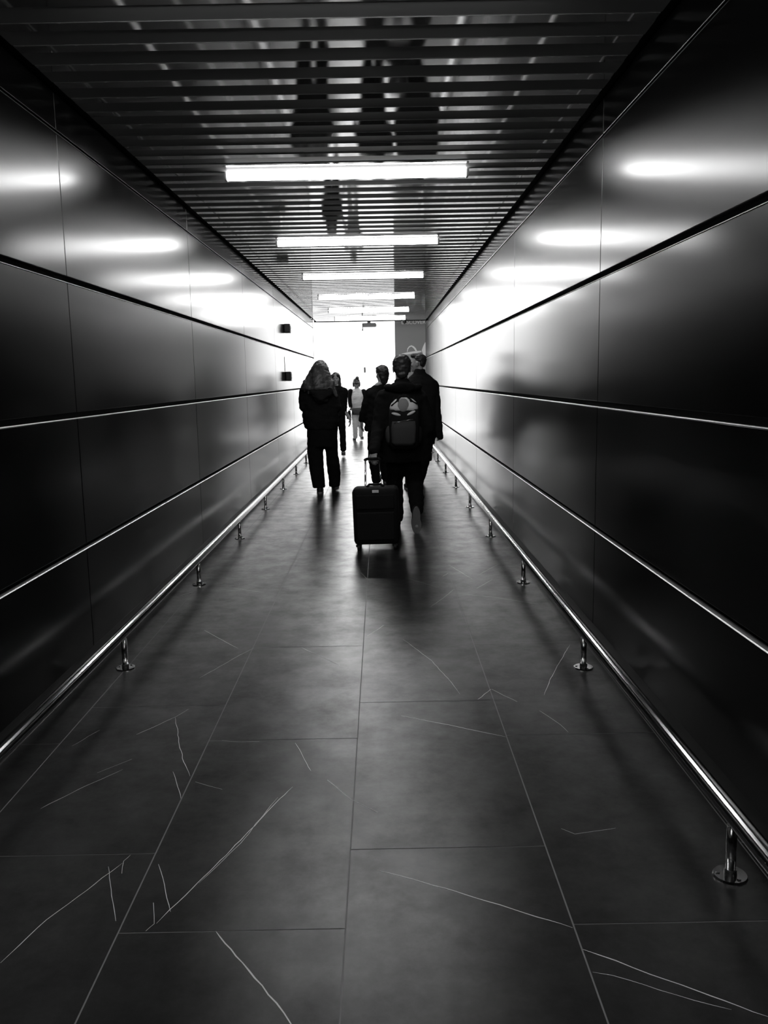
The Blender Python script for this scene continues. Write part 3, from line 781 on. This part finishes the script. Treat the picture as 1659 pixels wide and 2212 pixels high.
# ---- person in the middle looking left
cm = Person(11.55, 818, 'person in dark coat with pinned up hair, between the suitcase man and the far woman')
hc, R = cm.p(825, 809), axes(.5, -.05)
neck = cm.p(823, 832)
shL, shR = cm.p(800, 849), cm.p(846, 849)
aL = [cm.p(789, 882, -.02), cm.p(782, 908, .02)]; aR = [cm.p(850, 885), cm.p(846, 912, .05)]
hipL, hipR = cm.p(810, 935), cm.p(830, 935)
lL = [cm.p(808, 990, .05), cm.p(813, 1036, .0)]; lR = [cm.p(832, 990, .1), cm.p(833, 1030, .2)]
body(cm, hc, R, .97, neck, (shL, shR), (aL, aR), (hipL, hipR), (lL, lR),
     [(aL[1], Vector((-.10, .05, -1)), Vector((-1, -.3, 0)), 1, 1.0, .45), (aR[1], Vector((0, .1, -1)), Vector((1, 0, 0)), -1, 1., .45)],
     pr([(822, 842, 18, .08), (820, 858, 24, .10), (819, 890, 20, .09), (820, 930, 24, .10), (820, 945, 18, .09)], 11.55))
eyes(cm.root, hc, R, cm.o, .97)
bm = bmesh.new()
loft(bm, pr([(823, 830, 13, .075), (820, 840, 24, .10), (818, 852, 29, .125), (817, 880, 27, .13), (816, 910, 28, .14), (815, 931, 28.5, .145)], 11.55))
limb(bm, [shL, aL[0], aL[1] + Vector((0, 0, .01))], [.078, .060, .050]); limb(bm, [shR, aR[0], aR[1]], [.078, .060, .050])
cm.fused('coat', bm, M_coat, .012, 5, .009, 14)
bm = bmesh.new(); ball(bm, cm.p(818, 830, -.035), (.062, .05, .030), axes(0, 0, -.35)); cm.fused('collar', bm, M_collar, .008, 4)
bm = bmesh.new()
limb(bm, [hipL, lL[0], lL[1]], [.105, .085, .065]); limb(bm, [hipR, lR[0], lR[1]], [.10, .080, .065]); ball(bm, cm.p(819, 935), (.15, .12, .10))
cm.fused('trousers', bm, M_denim, .011, 5, .008, 14)
q = G(815, 1047); shoe('shoe', cm.root, cm.o, (q.x, q.y, .001), (q.x-.03, q.y+.25, .001), .046)
shoe('shoe', cm.root, cm.o, (lR[1].x, lR[1].y-.05, .001), (lR[1].x, lR[1].y+.2, .001), .046)
hairlump(cm.root, cm.o, hc, R, 1.0, SHORT + [(0, -.075, .03, .055, .045, .06), (.0, -.06, -.04, .068, .045, .06), (0, -.055, -.09, .055, .035, .045), (.055, 0, .0, .035, .06, .06)], M_hair, .008, .005, 45)
bm = bmesh.new()
wv = aL[1] + Vector((-.002, 0, -.012)); tube(bm, wv - cm.o + Vector((0, 0, .012)), wv - cm.o - Vector((.002, 0, .010)), .030, .030, 20); link('bracelet', bm, M_steel, cm.root, True)

# ---- tall man on the right in profile
m3 = Person(11.3, 908, 'tall man in dark jacket nearest the right wall, face turned left in profile')
hc, R = m3.p(903, 785), axes(1.25, .05)
neck = m3.p(907, 808)
shL, shR = m3.p(878, 834), m3.p(936, 834)
aL = [m3.p(868, 890), m3.p(872, 930, .05)]; aR = [m3.p(943.5, 888), m3.p(947.5, 928, .02)]
hipL, hipR = m3.p(895, 945), m3.p(921, 945)
lL = [m3.p(890, 1000, .05), m3.p(885, 1043, -.10)]; lR = [m3.p(914, 1000, .12), m3.p(905, 1040, .25)]
body(m3, hc, R, 1.0, neck, (shL, shR), (aL, aR), (hipL, hipR), (lL, lR),
     [(aL[1], Vector((0, .1, -1)), Vector((-1, 0, 0)), 1, 1., .5), (aR[1], Vector((.22, .05, -1)), Vector((1, -.2, 0)), -1, 1.05, .7)],
     pr([(908, 822, 24, .085), (908, 845, 31, .11), (908, 890, 27, .10), (908, 940, 28, .10), (908, 955, 22, .09)], 11.3))
eyes(m3.root, hc, R, m3.o)
bm = bmesh.new()
loft(bm, pr([(906, 797, 11.5, .075), (907, 805, 12.5, .08), (908, 813, 22, .10), (908, 824, 35, .125), (908, 845, 38, .14), (907, 890, 35, .14), (907, 940, 34, .145), (907, 960, 33, .145)], 11.3))
limb(bm, [shR, aR[0], aR[1] + Vector((0, 0, -.01))], [.080, .060, .055]); cap(bm, aR[1], .054, m3.p(951, 944, .02), .046); limb(bm, [shL, aL[0], aL[1]], [.080, .060, .05])
m3.fused('jacket', bm, M_coat2, .012, 5, .008, 13)
bm = bmesh.new()
limb(bm, [hipL, lL[0], lL[1]], [.11, .085, .066]); limb(bm, [hipR, lR[0], lR[1]], [.11, .085, .066]); ball(bm, m3.p(908, 945), (.16, .13, .11))
m3.fused('trousers', bm, M_denim, .011, 5, .007, 13)
q = G(883, 1058); shoe('shoe', m3.root, m3.o, (q.x, q.y, .001), (q.x-.02, q.y+.27, .001), .048)
shoe('shoe', m3.root, m3.o, (lR[1].x, lR[1].y-.05, .001), (lR[1].x, lR[1].y+.22, .001), .048)
hairlump(m3.root, m3.o, hc, R, 1.0, [(0, -.024, .052, .080, .090, .076), (0, -.06, .01, .070, .045, .060), (0, .050, .100, .060, .055, .030), (0, .075, .088, .045, .03, .02)], M_hair, .008, .006, 34)

# ------------------------------------------------------------------ world and view
W = bpy.data.worlds.new('world'); S.world = W; W.use_nodes = True
W.node_tree.nodes['Background'].inputs[0].default_value = (0, 0, 0, 1); W.node_tree.nodes['Background'].inputs[1].default_value = 0
S.view_settings.view_transform = 'Standard'; S.view_settings.look = 'None'
S.view_settings.exposure = 0.0; S.view_settings.gamma = 1.0; S.view_settings.use_curve_mapping = False
